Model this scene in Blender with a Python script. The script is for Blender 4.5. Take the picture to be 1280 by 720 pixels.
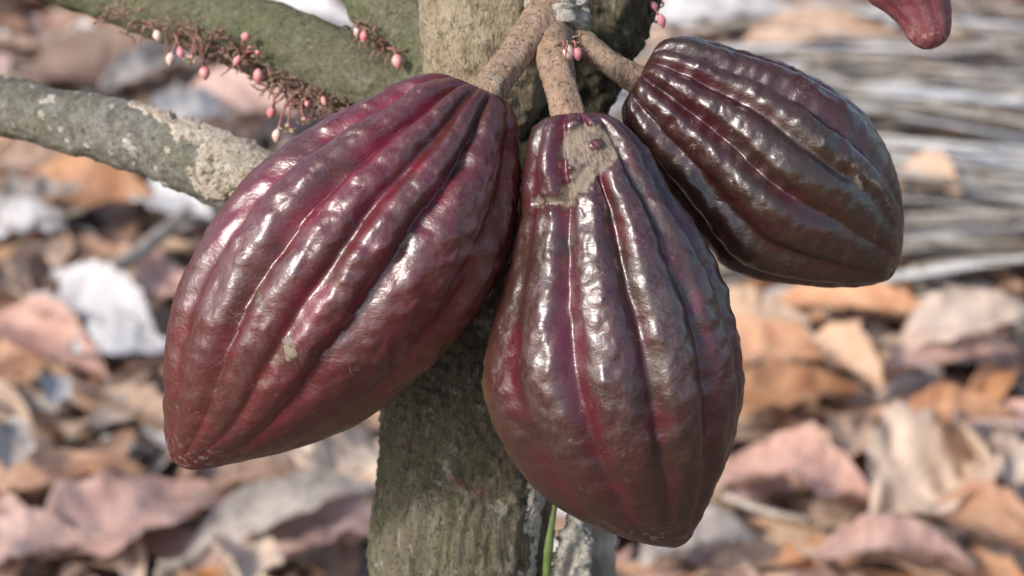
import bpy, math, random
import numpy as np
from mathutils import Vector

random.seed(7)
rng = np.random.default_rng(7)
S = bpy.context.scene
C = S.collection
for o in list(bpy.data.objects):
    bpy.data.objects.remove(o)

# ------------------------------------------------------------------ camera
PITCH = math.radians(25)
LENS = 70.0
Q = 36.0 / LENS / 1280.0            # metres per photo pixel per metre of depth
Fv = np.array([0, math.cos(PITCH), -math.sin(PITCH)])
Rv = np.array([1.0, 0, 0])
Uv = np.array([0, math.sin(PITCH), math.cos(PITCH)])
PIVOT = np.array([0, 0, 0.76])
CAM = PIVOT - Fv * 0.80
cam = bpy.data.cameras.new('camera')
cam.lens = LENS
cam.sensor_width = 36
cam.clip_start = 0.02
cam.clip_end = 500
cam.dof.use_dof = True
cam.dof.focus_distance = 0.775
cam.dof.aperture_fstop = 9.4
camo = bpy.data.objects.new('camera', cam)
C.objects.link(camo)
camo.location = CAM
camo.rotation_euler = (math.pi / 2 - PITCH, 0, 0)
S.camera = camo

# ------------------------------------------------------------------ sky, sun, exposure
SUN_TO = Vector((-0.66, -0.54, 0.62)).normalized()
ELEV = math.asin(SUN_TO.z)
ROT = math.atan2(SUN_TO.x, SUN_TO.y)
W = bpy.data.worlds.new('World')
S.world = W
W.use_nodes = True
nt = W.node_tree
nt.nodes.clear()
sky = nt.nodes.new('ShaderNodeTexSky')
sky.sky_type = 'NISHITA'
sky.sun_disc = False
sky.sun_elevation = ELEV
sky.sun_rotation = ROT
sky.dust_density = 2.0
sky.air_density = 1.0
bg = nt.nodes.new('ShaderNodeBackground')
bg.inputs['Strength'].default_value = 0.14
wo = nt.nodes.new('ShaderNodeOutputWorld')
nt.links.new(sky.outputs[0], bg.inputs[0])
nt.links.new(bg.outputs[0], wo.inputs[0])
sun = bpy.data.lights.new('sun', 'SUN')
sun.energy = 2.5
sun.angle = math.radians(9.5)
sun.color = (1.0, 0.965, 0.92)
suno = bpy.data.objects.new('sun', sun)
C.objects.link(suno)
suno.rotation_euler = SUN_TO.to_track_quat('Z', 'Y').to_euler()
suno.location = (-3, -4, 6)
S.view_settings.view_transform = 'Standard'
S.view_settings.look = 'None'
S.view_settings.exposure = 0.68
S.view_settings.gamma = 1.0
S.view_settings.use_curve_mapping = False


# ------------------------------------------------------------------ helpers
def P(px, py, d):
    """point in the place that lies at a depth of d metres along the line of sight"""
    return CAM + Fv * d + Rv * ((px - 640) * Q * d) + Uv * ((360 - py) * Q * d)


def ground_at(px, py, z=0.0):
    r = Fv + Rv * ((px - 640) * Q) + Uv * ((360 - py) * Q)
    t = (z - CAM[2]) / r[2]
    return CAM + r * t, t


_perm = np.random.default_rng(3).permutation(256)
_perm = np.concatenate([_perm, _perm, _perm])
_grad = np.random.default_rng(4).normal(size=(256, 3))
_grad /= np.linalg.norm(_grad, axis=1)[:, None]


def noise(p):
    p = np.asarray(p, float)
    i = np.floor(p).astype(int)
    f = p - i
    w = f * f * f * (f * (f * 6 - 15) + 10)
    i &= 255
    out = 0
    for dx in (0, 1):
        for dy in (0, 1):
            for dz in (0, 1):
                h = _perm[_perm[_perm[(i[..., 0] + dx) & 255] + ((i[..., 1] + dy) & 255)] + ((i[..., 2] + dz) & 255)]
                g = _grad[h]
                dd = f - np.array([dx, dy, dz])
                v = (g * dd).sum(-1)
                out = out + v * (w[..., 0] if dx else 1 - w[..., 0]) * (w[..., 1] if dy else 1 - w[..., 1]) * (w[..., 2] if dz else 1 - w[..., 2])
    return out * 1.6


def fbm(p, n=3):
    a, s, o = 1.0, 1.0, 0
    for k in range(n):
        o = o + a * noise(np.asarray(p) * s + 17.3 * k)
        a *= .5
        s *= 2.03
    return o


def catmull(pts, n):
    pts = np.asarray(pts, float)
    m = len(pts)
    ext = np.vstack([2 * pts[0] - pts[1], pts, 2 * pts[-1] - pts[-2]])
    t = np.linspace(0, m - 1, n)
    k = np.minimum(t.astype(int), m - 2)
    f = (t - k)[:, None]
    p0, p1, p2, p3 = ext[k], ext[k + 1], ext[k + 2], ext[k + 3]
    return .5 * ((2 * p1) + (-p0 + p2) * f + (2 * p0 - 5 * p1 + 4 * p2 - p3) * f ** 2 + (-p0 + 3 * p1 - 3 * p2 + p3) * f ** 3)


def mesh_obj(name, verts, faces, mat, parent=None, attrs=None, uv=None, smooth=True, mats=None, midx=None):
    verts = np.asarray(verts, float)
    if parent is not None:
        verts = verts - np.array(parent_origin(parent))
    me = bpy.data.meshes.new(name)
    me.from_pydata(verts.tolist(), [], [list(map(int, f)) for f in faces])
    for m in (mats or [mat]):
        me.materials.append(m)
    if midx is not None:
        me.polygons.foreach_set('material_index', np.asarray(midx, dtype=np.int32))
    if smooth:
        me.polygons.foreach_set('use_smooth', [True] * len(me.polygons))
    for k, v in (attrs or {}).items():
        a = me.attributes.new(k, 'FLOAT', 'POINT')
        a.data.foreach_set('value', np.asarray(v, dtype=np.float32))
    if uv is not None:
        l = me.uv_layers.new(name='UVMap')
        li = np.zeros(len(me.loops), dtype=np.int32)
        me.loops.foreach_get('vertex_index', li)
        l.data.foreach_set('uv', np.asarray(uv, dtype=np.float32)[li].ravel())
    me.update()
    o = bpy.data.objects.new(name, me)
    C.objects.link(o)
    if parent is not None:
        o.parent = parent
    return o


def parent_origin(p):
    t = Vector((0, 0, 0))
    while p is not None:
        t = t + p.location
        p = p.parent
    return t


def tag(o, label=None, cat=None, group=None, kind=None):
    if label:
        o['label'] = label
    if cat:
        o['category'] = cat
    if group:
        o['group'] = group
    if kind:
        o['kind'] = kind
    return o


def thing(name, label, cat, loc, group=None):
    o = bpy.data.objects.new(name, None)
    C.objects.link(o)
    o.location = loc
    o.empty_display_size = .02
    return tag(o, label, cat, group)


def grid_faces(n, m, wrap=True):
    """n rings of m vertices"""
    i, j = np.meshgrid(np.arange(n - 1), np.arange(m if wrap else m - 1), indexing='ij')
    a = i * m + j
    b = i * m + (j + 1) % m
    return np.stack([a, b, b + m, a + m], -1).reshape(-1, 4).tolist()


def tube_geo(pts, radii, seg=24, n=60, bump=0.0, freq=60, stretch=.35, caps=True, flat=None, bumps2=0.0, freq2=200):
    pts = catmull(pts, n)
    rad = catmull(np.asarray(radii, float)[:, None], n)[:, 0]
    T = np.gradient(pts, axis=0)
    T /= np.linalg.norm(T, axis=1)[:, None]
    ref = np.array([0.13, -1, 0.21])
    A = np.cross(T, ref)
    A /= np.linalg.norm(A, axis=1)[:, None]
    B = np.cross(T, A)
    th = np.linspace(0, 2 * math.pi, seg, endpoint=False)
    arc = np.concatenate([[0], np.cumsum(np.linalg.norm(np.diff(pts, axis=0), axis=1))])
    cs, sn = np.cos(th)[None, :, None], np.sin(th)[None, :, None]
    dirs = A[:, None, :] * cs + B[:, None, :] * sn
    r = np.repeat(rad[:, None], seg, 1)
    if bump:
        q = np.stack([np.cos(th)[None, :] * rad[:, None], np.sin(th)[None, :] * rad[:, None], arc[:, None] * stretch + 0 * th[None, :]], -1)
        r = r + bump * fbm(q * freq + pts[0].sum() * 9, 4)
        if bumps2:
            q[..., 2] = arc[:, None]
            r = r + bumps2 * fbm(q * freq2 + 3.1, 3)
    v = pts[:, None, :] + dirs * r[..., None]
    v = v.reshape(-1, 3)
    f = grid_faces(n, seg)
    f = [list(reversed(x)) for x in f]
    if caps:
        f.append(list(range(seg)))
        f.append(list(range((n - 1) * seg, n * seg))[::-1])
    return v, f


# ------------------------------------------------------------------ node helper
class NT:
    def __init__(s, name):
        s.m = bpy.data.materials.new(name)
        s.m.use_nodes = True
        s.t = s.m.node_tree
        s.t.nodes.clear()
        s.out = s.n('ShaderNodeOutputMaterial')
        s.p = s.n('ShaderNodeBsdfPrincipled')
        s.t.links.new(s.p.outputs[0], s.out.inputs['Surface'])

    def n(s, typ, **kw):
        x = s.t.nodes.new(typ)
        for k, v in kw.items():
            setattr(x, k, v)
        return x

    def l(s, a, b):
        s.t.links.new(a, b)

    def val(s, sock, v):
        if hasattr(v, 'is_linked') or isinstance(v, bpy.types.NodeSocket):
            s.l(v, sock)
        elif isinstance(v, (tuple, list)):
            sock.default_value = (*v, 1) if len(v) == 3 and sock.type == 'RGBA' else v
        else:
            sock.default_value = v

    def coord(s, which='Object', scale=(1, 1, 1)):
        tc = s.n('ShaderNodeTexCoord')
        mp = s.n('ShaderNodeMapping')
        mp.inputs['Scale'].default_value = scale
        s.l(tc.outputs[which], mp.inputs[0])
        return mp.outputs[0]

    def noise(s, vec, scale, detail=4, rough=.55, dist=0.0):
        x = s.n('ShaderNodeTexNoise')
        s.l(vec, x.inputs['Vector'])
        x.inputs['Scale'].default_value = scale
        x.inputs['Detail'].default_value = detail
        x.inputs['Roughness'].default_value = rough
        x.inputs['Distortion'].default_value = dist
        return x.outputs['Fac']

    def vor(s, vec, scale, feature='F1', out='Distance', rnd=1.0):
        x = s.n('ShaderNodeTexVoronoi')
        x.feature = feature
        s.l(vec, x.inputs['Vector'])
        x.inputs['Scale'].default_value = scale
        x.inputs['Randomness'].default_value = rnd
        return x.outputs[out]

    def ramp(s, fac, a, b, inv=False):
        x = s.n('ShaderNodeMapRange')
        x.interpolation_type = 'SMOOTHSTEP'
        s.val(x.inputs['Value'], fac)
        x.inputs['From Min'].default_value = a
        x.inputs['From Max'].default_value = b
        x.inputs['To Min'].default_value = 1.0 if inv else 0.0
        x.inputs['To Max'].default_value = 0.0 if inv else 1.0
        return x.outputs[0]

    def mix(s, fac, a, b, blend='MIX'):
        x = s.n('ShaderNodeMix', data_type='RGBA', blend_type=blend)
        s.val(x.inputs[0], fac)
        s.val(x.inputs[6], a)
        s.val(x.inputs[7], b)
        return x.outputs[2]

    def math(s, op, a, b=0.0, clamp=False):
        x = s.n('ShaderNodeMath', operation=op, use_clamp=clamp)
        s.val(x.inputs[0], a)
        s.val(x.inputs[1], b)
        return x.outputs[0]

    def attr(s, name):
        x = s.n('ShaderNodeAttribute', attribute_name=name)
        return x.outputs['Fac']

    def bump(s, h, strength, dist, prev=None):
        x = s.n('ShaderNodeBump')
        x.inputs['Strength'].default_value = strength
        x.inputs['Distance'].default_value = dist
        s.val(x.inputs['Height'], h)
        if prev is not None:
            s.l(prev, x.inputs['Normal'])
        return x.outputs[0]

    def done(s, col, rough=.6, normal=None, spec=.5, coat=0.0, coat_rough=.3):
        s.val(s.p.inputs['Base Color'], col)
        s.val(s.p.inputs['Roughness'], rough)
        s.p.inputs['Specular IOR Level'].default_value = spec
        if coat:
            s.val(s.p.inputs['Coat Weight'], coat)
            s.p.inputs['Coat Roughness'].default_value = coat_rough
        if normal is not None:
            s.l(normal, s.p.inputs['Normal'])
        return s.m


# ------------------------------------------------------------------ materials
def pod_material(name, main, brown, groove, olive, glare_amt=.5, rough=(.22, .40), gloss=.9, coat=.06):
    k = NT(name)
    v = k.coord('Object')
    u = k.attr('along')
    g = k.attr('furrow')
    sc0 = k.attr('scar')
    sc = k.ramp(k.math('ADD', sc0, k.math('MULTIPLY', k.math('SUBTRACT', k.noise(k.coord('Object'), 380, 6, .75), .5), 1.7)), .28, .74)
    sc = k.math('MULTIPLY', sc, k.ramp(sc0, .02, .2))
    fl = k.attr('flank')
    bm = k.attr('painted_glare')
    cr = k.attr('crest')
    big = k.noise(v, 26, 5, .62, .8)
    mid = k.noise(v, 85, 5, .65, .4)
    fine = k.noise(v, 420, 4, .65)
    hair = k.noise(k.coord('Object', (1, 1, .35)), 900, 3, .7)
    col = k.mix(k.ramp(big, .38, .60), main, brown)
    col = k.mix(k.math('MULTIPLY', k.ramp(g, .25, .95), k.ramp(big, .36, .60, inv=True)), col, groove)
    # browner towards the tip
    col = k.mix(k.math('MULTIPLY', k.ramp(u, .50, .95), k.ramp(mid, .30, .55)), col, brown)
    # olive undertone in random patches
    col = k.mix(k.math('MULTIPLY', k.ramp(k.noise(v, 34, 4, .6, 1.0), .54, .72), .5), col, olive)
    fm = k.math('MULTIPLY', fl, k.ramp(mid, .25, .55))
    col = k.mix(fm, col, (olive[0] * 2.6, olive[1] * 2.4, olive[2] * 1.9))
    # glare on the crests, painted into the skin colour as greyish flecks
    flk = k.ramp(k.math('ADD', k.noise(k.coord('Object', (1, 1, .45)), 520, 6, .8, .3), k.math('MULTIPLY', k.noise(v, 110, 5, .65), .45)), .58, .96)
    bl = k.math('MULTIPLY', k.math('MULTIPLY', k.ramp(cr, .40, .95), flk), k.math('MULTIPLY', bm, glare_amt))
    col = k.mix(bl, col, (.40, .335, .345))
    # dark pin-point freckles
    fr = k.math('MULTIPLY', k.ramp(k.vor(v, 240), .0, .20, inv=True), k.ramp(k.noise(v, 60, 2), .50, .62))
    col = k.mix(k.math('MULTIPLY', fr, .8), col, (.012, .006, .007))
    # thin pale scratches, short and sparse
    scr = k.math('MULTIPLY', k.ramp(k.math('ABSOLUTE', k.math('SUBTRACT', k.noise(k.coord('Object', (1, .7, .8)), 110, 2, .5, 2.5), .5)), .002, .010, inv=True), k.ramp(k.noise(v, 95, 3), .55, .66))
    col = k.mix(k.math('MULTIPLY', scr, .35), col, (.40, .27, .22))
    tipm = k.math('MULTIPLY', k.ramp(u, .84, .97), k.ramp(k.noise(v, 330, 4, .7), .52, .62))
    col = k.mix(k.math('MULTIPLY', tipm, .5), col, (.42, .28, .22))
    tan = k.mix(k.ramp(fine, .3, .7), (.085, .055, .038), (.24, .18, .13))
    tan = k.mix(k.ramp(k.noise(v, 180, 4, .7), .42, .60), tan, (.18, .135, .098))
    rim = k.math('MULTIPLY', k.ramp(sc0, .02, .4), k.ramp(sc0, .9, .5))
    col = k.mix(k.math('MULTIPLY', rim, .6), col, (.055, .03, .02))
    col = k.mix(sc, col, tan)
    rg = k.math('ADD', k.math('MULTIPLY', mid, rough[1] - rough[0]), rough[0])
    rg = k.math('ADD', rg, k.math('MULTIPLY', k.ramp(fine, .4, .7), .08))
    rg = k.math('ADD', rg, k.math('MULTIPLY', k.ramp(u, .6, 1.0), .12))
    rg = k.math('ADD', rg, k.math('MULTIPLY', sc, .45), clamp=True)
    b = k.bump(k.noise(k.coord('Object', (1, 1, 1.4)), 430, 2, .5, .5), .22, .0012)
    b = k.bump(hair, .05, .0006, b)
    m = k.done(col, rg, b, spec=gloss)
    if coat:
        k.val(k.p.inputs['Coat Weight'], k.math('MULTIPLY', k.ramp(sc, 0, 1, inv=True), coat))
        k.p.inputs['Coat Roughness'].default_value = .2
    return m


def bark_material(name, a, b, c, moss=(.10, .12, .045), moss_amt=.5, lichen=.4, red=.3, streak=.25):
    k = NT(name)
    v = k.coord('Object')
    vs = k.coord('Object', (1, 1, streak))
    big = k.noise(v, 16, 4, .6)
    st = k.noise(vs, 130, 6, .7, .4)
    fine = k.noise(v, 520, 4, .7)
    col = k.mix(k.ramp(st, .36, .64), a, b)
    col = k.mix(k.math('MULTIPLY', k.ramp(k.noise(vs, 260, 5, .7), .5, .66), .8), col, c)
    col = k.mix(k.math('MULTIPLY', k.math('MULTIPLY', k.ramp(big, .40, .60), k.ramp(k.noise(v, 90, 5, .7), .35, .6)), moss_amt), col, moss)
    lk = k.math('MULTIPLY', k.ramp(k.noise(v, 62, 5, .62, .15), .62, .66), lichen)
    col = k.mix(lk, col, (.48, .46, .40))
    rk = k.math('MULTIPLY', k.ramp(k.noise(k.coord('Object', (1, 1, .6)), 48, 3, .5, .5), .66, .70), red)
    col = k.mix(rk, col, (.20, .055, .045))
    dk = k.ramp(fine, .34, .24)
    col = k.mix(k.math('MULTIPLY', k.ramp(fine, .46, .34), .7), col, (.03, .026, .02))
    col = k.mix(k.math('MULTIPLY', k.ramp(k.noise(vs, 340, 3, .6), .58, .68), .45), col, (.36, .32, .25))
    n1 = k.bump(st, .9, .006)
    n1 = k.bump(k.noise(vs, 420, 5, .7), .8, .003, n1)
    return k.done(col, .88, n1, spec=.25)


def leaf_material(name, a, b, vein, rough=.55, spot=(.07, .042, .028), spot_amt=.75, grey=0.0):
    k = NT(name)
    uvn = k.n('ShaderNodeUVMap')
    sep = k.n('ShaderNodeSeparateXYZ')
    k.l(uvn.outputs[0], sep.inputs[0])
    oi = k.n('ShaderNodeObjectInfo')
    ge = k.n('ShaderNodeNewGeometry')
    rnd = k.math('FRACT', k.math('ADD', oi.outputs['Random'], ge.outputs['Random Per Island']))
    cv = k.n('ShaderNodeCombineXYZ')
    k.l(sep.outputs[0], cv.inputs[0])
    k.l(sep.outputs[1], cv.inputs[1])
    k.l(k.math('MULTIPLY', rnd, 37.0), cv.inputs[2])
    vec = cv.outputs[0]
    mpn = k.n('ShaderNodeMapping')
    mpn.inputs['Scale'].default_value = (2.2, 1.0, 1.0)
    k.l(vec, mpn.inputs[0])
    vec = mpn.outputs[0]
    n1 = k.noise(vec, 2.6, 6, .62, .5)
    n2 = k.noise(vec, 9, 5, .65)
    col = k.mix(k.ramp(n1, .36, .62), a, b)
    col = k.mix(k.math('MULTIPLY', k.ramp(n2, .54, .70), spot_amt), col, spot)
    av = k.math('ABSOLUTE', k.math('SUBTRACT', sep.outputs[1], .5))
    ph = k.math('SUBTRACT', k.math('MULTIPLY', sep.outputs[0], 11.0), k.math('MULTIPLY', av, 5.0))
    tri = k.math('ABSOLUTE', k.math('SUBTRACT', k.math('FRACT', ph), .5))
    vn = k.math('MAXIMUM', k.ramp(tri, .02, .07, inv=True), k.ramp(av, .012, .03, inv=True))
    col = k.mix(k.math('MULTIPLY', vn, .55), col, vein)
    hs = k.n('ShaderNodeHueSaturation')
    k.l(col, hs.inputs['Color'])
    k.l(k.math('ADD', k.math('MULTIPLY', rnd, .40), .80), hs.inputs['Value'])
    k.l(k.math('ADD', k.math('MULTIPLY', k.math('FRACT', k.math('MULTIPLY', rnd, 7.3)), .35), .80), hs.inputs['Saturation'])
    nb = k.bump(vn, .35, .002)
    nb = k.bump(n2, .4, .006, nb)
    m = k.done(hs.outputs[0], rough, nb, spec=.4)
    tr = k.n('ShaderNodeBsdfTranslucent')
    k.l(hs.outputs[0], tr.inputs[0])
    mx = k.n('ShaderNodeMixShader')
    mx.inputs[0].default_value = .14
    k.l(k.p.outputs[0], mx.inputs[1])
    k.l(tr.outputs[0], mx.inputs[2])
    k.l(mx.outputs[0], k.out.inputs['Surface'])
    return m


def plain(name, a, b, scale=300, rough=.5, spec=.4, bumpd=.0006):
    k = NT(name)
    v = k.coord('Object')
    n = k.noise(v, scale, 4, .6)
    return k.done(k.mix(k.ramp(n, .35, .65), a, b), rough, k.bump(n, .4, bumpd), spec=spec)


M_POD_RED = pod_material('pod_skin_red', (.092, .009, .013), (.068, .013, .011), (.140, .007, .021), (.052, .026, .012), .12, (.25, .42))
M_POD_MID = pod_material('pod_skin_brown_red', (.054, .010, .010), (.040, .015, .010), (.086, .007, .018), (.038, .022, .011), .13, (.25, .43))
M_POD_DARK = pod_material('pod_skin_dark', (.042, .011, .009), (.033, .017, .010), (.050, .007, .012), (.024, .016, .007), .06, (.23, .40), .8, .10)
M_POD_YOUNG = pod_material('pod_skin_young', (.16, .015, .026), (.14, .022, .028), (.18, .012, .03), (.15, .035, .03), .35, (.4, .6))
M_STALK = bark_material('stalk_bark', (.40, .255, .170), (.50, .355, .255), (.26, .15, .095), (.28, .21, .12), .25, .30, 0, .22)
M_TRUNK = bark_material('trunk_bark', (.130, .112, .076), (.205, .178, .125), (.058, .050, .034), (.095, .110, .040), .60, .45, .45)
M_LIMB = bark_material('pale_limb_bark', (.32, .25, .165), (.43, .35, .245), (.20, .15, .092), (.20, .185, .085), .25, .12, .1)
M_DARKBARK = bark_material('rough_dark_bark', (.075, .062, .038), (.15, .125, .078), (.040, .034, .022), (.070, .080, .030), .5, .10, 0)
M_MOSSY = bark_material('mossy_branch_bark', (.160, .150, .090), (.230, .220, .140), (.100, .090, .055), (.130, .160, .065), .8, .18, 0, 1)
M_LICHEN = bark_material('lichen_branch_bark', (.18, .165, .135), (.34, .32, .275), (.075, .07, .055), (.15, .16, .075), .45, .75, 0, 1)
M_CRUST = bark_material('pale_crust', (.56, .51, .43), (.72, .68, .60), (.20, .16, .10), (.30, .27, .12), .3, .6, 0, 1)
M_ROT = bark_material('flaking_pale_wood', (.60, .50, .40), (.78, .69, .58), (.16, .12, .07), (.30, .27, .09), .25, .4, 0, 1)
M_GREEN = plain('green_shoot_skin', (.075, .115, .030), (.13, .18, .050), 160, .6)
M_PINK = plain('pink_bud_skin', (.58, .17, .19), (.70, .34, .33), 260, .5)
M_PALE = plain('pale_bud_skin', (.62, .40, .35), (.74, .56, .48), 260, .5)
M_CREAM = plain('cream_petal', (.58, .44, .24), (.72, .60, .40), 300, .55)
M_PEDICEL = plain('pedicel_skin', (.20, .070, .055), (.30, .13, .10), 300, .6)
M_OLDSTALK = plain('old_pedicel', (.16, .085, .062), (.27, .165, .12), 300, .8)
M_STRAW = plain('dry_palm_strip', (.20, .165, .13), (.40, .35, .29), 24, .7, .3, .002)
M_STRAW2 = plain('weathered_palm_strip', (.44, .42, .395), (.62, .60, .575), 24, .7, .3, .002)
M_RACHIS = plain('dry_palm_rib', (.24, .17, .11), (.34, .26, .18), 40, .75)
M_TWIG = plain('dry_twig_bark', (.26, .21, .165), (.40, .34, .28), 60, .85)

LM = {
    'tan': leaf_material('leaf_tan', (.45, .28, .18), (.55, .365, .245), (.56, .42, .31)),
    'orange': leaf_material('leaf_orange', (.44, .205, .105), (.54, .30, .17), (.56, .36, .24)),
    'pink': leaf_material('leaf_pinkish', (.42, .25, .20), (.52, .34, .285), (.48, .32, .27)),
    'brown': leaf_material('leaf_brown', (.29, .18, .125), (.39, .26, .19), (.38, .26, .19)),
    'dark': leaf_material('leaf_dark', (.17, .095, .066), (.24, .145, .10), (.20, .13, .09)),
    'grey': leaf_material('leaf_grey', (.36, .30, .255), (.47, .40, .35), (.48, .43, .38)),
    'white': leaf_material('leaf_bleached', (.44, .41, .40), (.56, .535, .53), (.62, .58, .54), spot_amt=.25),
    'buff': leaf_material('leaf_buff', (.56, .38, .26), (.66, .49, .36), (.62, .50, .38), spot_amt=.35),
}

k = NT('soil')
v = k.coord('Object')
sn = k.noise(v, 14, 8, .7)
sn2 = k.noise(v, 60, 6, .7)
M_SOIL = k.done(k.mix(k.ramp(sn, .35, .65), (.13, .088, .062), (.26, .18, .13)), .95, k.bump(sn2, .8, .02), spec=.2)

# ------------------------------------------------------------------ the ground: one sheet to the horizon
xs = np.concatenate([[-60, -25, -10], np.linspace(-4, 4, 81), [10, 25, 60]])
ys = np.concatenate([[-60, -25, -8, -3], np.linspace(-1.5, 7, 86), [12, 25, 60, 160]])
gx, gy = np.meshgrid(xs, ys, indexing='ij')
gz = .03 * fbm(np.stack([gx * .8, gy * .8, 0 * gx], -1), 3) * (np.abs(gx) < 5) * (np.abs(gy) < 8)
gv = np.stack([gx, gy, gz - .02], -1).reshape(-1, 3)
ground = mesh_obj('ground', gv, [list(reversed(f)) for f in grid_faces(len(xs), len(ys), False)], M_SOIL)
tag(ground, kind='structure')


# ------------------------------------------------------------------ the tree
base = (P(586, 745, .902))
tree_base = np.array([base[0] - .004, base[1] + .01, 0.0])
tree = thing('cacao_tree', 'cacao tree with mossy grey brown trunk and green branches behind the pods', 'tree', tree_base)

# the trunk stands upright from the soil to the fork
trunk_pts = [tree_base + [.004, .0, -.05], tree_base + [0, 0, .25], P(577, 745, .902), P(580, 640, .889), P(586, 540, .884), P(600, 400, .884),
             P(614, 290, .885), P(630, 200, .894), P(640, 120, .905)]
trunk_rad = [.058, .044, .0395, .0390, .0395, .0400, .0380, .0320, .020]
v, f = tube_geo(trunk_pts, trunk_rad, 140, 420, .0032, 55, .4, bumps2=.0016, freq2=260)
trunk = mesh_obj('trunk', v, f, M_TRUNK, tree)
# pale left limb and dark right limb of the fork
v, f = tube_geo([P(612, 185, .880), P(612, 115, .862), P(608, 30, .852), P(600, -90, .846), P(580, -420, .85), P(540, -900, .86)],
                [.018, .0265, .0280, .027, .025, .02], 80, 160, .0022, 60, .5, bumps2=.001)
tag(mesh_obj('limb', v, f, M_LIMB, tree), 'pale tan sunlit limb')
v, f = tube_geo([P(622, 350, .890), P(648, 245, .884), P(672, 145, .882), P(710, 82, .878), P(744, 25, .874), P(768, -40, .870), P(800, -220, .87), P(830, -500, .87), P(850, -900, .88)],
                [.032, .033, .0285, .0245, .0225, .021, .020, .018, .015], 80, 160, .0055, 75, .45, bumps2=.0022, freq2=170)
tag(mesh_obj('limb', v, f, M_DARKBARK, tree), 'dark rough limb')
# mossy green branches
v, f = tube_geo([P(625, 190, .905), P(535, 135, .915), P(430, 88, .925), P(300, 38, .945), P(160, -10, .97), P(-40, -70, 1.01), P(-300, -170, 1.08)],
                [.020, .0195, .0188, .0180, .0172, .016, .014], 64, 160, .0016, 60, .6, bumps2=.0006)
tag(mesh_obj('branch', v, f, M_MOSSY, tree), 'thick mossy green branch')
v, f = tube_geo([P(610, 150, .90), P(560, 90, .905), P(505, 25, .915), P(450, -50, .93), P(370, -180, .96), P(250, -420, 1.0)],
                [.021, .0205, .0195, .018, .016, .014], 64, 120, .0022, 60, .6, bumps2=.0009)
tag(mesh_obj('branch', v, f, M_MOSSY, tree), 'short green branch beside the fork')
v, f = tube_geo([P(590, 430, .90), P(480, 335, .905), P(370, 262, .905), P(275, 212, .905), P(160, 170, .925), P(60, 146, .95), P(-60, 118, .98), P(-320, 50, 1.06)],
                [.017, .0168, .0168, .0165, .0155, .0145, .014, .012], 64, 220, .0013, 70, .7, bumps2=.0006, freq2=330)
lich = tag(mesh_obj('branch', v, f, M_LICHEN, tree), 'grey branch speckled with lichen')
# the twig overhead that carries the young red pod
v, f = tube_geo([P(815, -300, .87), P(900, -330, .845), P(1000, -360, .83), P(1110, -400, .83), P(1300, -460, .84)], [.013, .0115, .010, .0085, .007], 32, 60, .001, 60, .6)
mesh_obj('branch', v, f, M_DARKBARK, tree)


def flakes(name, spots, mat, parent, r0=.003, label=None):
    """thin uneven scales of bark or lichen lying on a surface"""
    V, F_ = [], []
    for (c, nrm, rx, ry) in spots:
        nrm = nrm / np.linalg.norm(nrm)
        a = np.cross(nrm, [.3, .1, 1]); a /= np.linalg.norm(a)
        b = np.cross(nrm, a)
        n = 14
        o = len(V)
        th = np.linspace(0, 2 * math.pi, n, endpoint=False)
        rr = 1 + .38 * rng.normal(size=n).clip(-1.2, 1.2) * .7
        V.append(c + nrm * (r0 * .75))
        for t, r in zip(th, rr):
            V.append(c + a * math.cos(t) * rx * r * .62 + b * math.sin(t) * ry * r * .62 + nrm * r0 * (.5 + .35 * rng.random()))
        for t, r in zip(th, rr):
            V.append(c + a * math.cos(t) * rx * r + b * math.sin(t) * ry * r - nrm * r0 * .25)
        for i in range(n):
            j = (i + 1) % n
            F_.append([o, o + 1 + i, o + 1 + j])
            F_.append([o + 1 + i, o + 1 + n + i, o + 1 + n + j, o + 1 + j])
    ob = mesh_obj(name, np.array(V), F_, mat, parent, smooth=False)
    tag(ob, label, kind='stuff')
    return ob


toward = -Fv
# flaking pale wood along the upper edge of the lichen branch, close to the pod
sp = []
axis_pts = catmull([P(370, 262, .905), P(275, 212, .905), P(160, 170, .925), P(60, 146, .95), P(-60, 118, .98)], 200)
axis_rad = catmull(np.array([[.0168], [.0165], [.0155], [.0145], [.014]]), 200)[:, 0]


def on_branch(t, ang):
    i = int(t * 199)
    c, r = axis_pts[i], axis_rad[i]
    T = axis_pts[min(i + 1, 199)] - axis_pts[max(i - 1, 0)]
    T /= np.linalg.norm(T)
    up = np.cross(T, toward); up /= np.linalg.norm(up)
    if up[2] < 0:
        up = -up
    fr = np.cross(T, up); fr /= np.linalg.norm(fr)
    if fr @ toward < 0:
        fr = -fr
    n = up * math.sin(ang) + fr * math.cos(ang)
    return c + n * r, n


for q in range(150):
    t = .13 + .36 * rng.random() ** 1.7
    wdt = 1.0 - (t - .13) / .40
    c, n = on_branch(t, math.radians(70 - 75 * wdt * rng.random()))
    s = .0016 + .0030 * rng.random() * (0.4 + wdt)
    sp.append((c, n, s * 1.6, s))
for q in range(70):
    t = .12 + .16 * rng.random()
    c, n = on_branch(t, math.radians(rng.uniform(-60, 60)))
    s = .0015 + .0030 * rng.random()
    sp.append((c, n, s * 1.2, s))
flakes('flaking_wood', sp, M_ROT, tree, .0022, 'cream flaking wood on the grey branch beside the pod')
sp = []
for q in range(46):
    c, n = on_branch(.2 + .75 * rng.random(), math.radians(rng.uniform(-70, 75)))
    s = .0009 + .0019 * rng.random() ** 2
    sp.append((c, n, s * 1.5, s))
flakes('lichen', sp, M_CRUST, tree, .0010)

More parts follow.
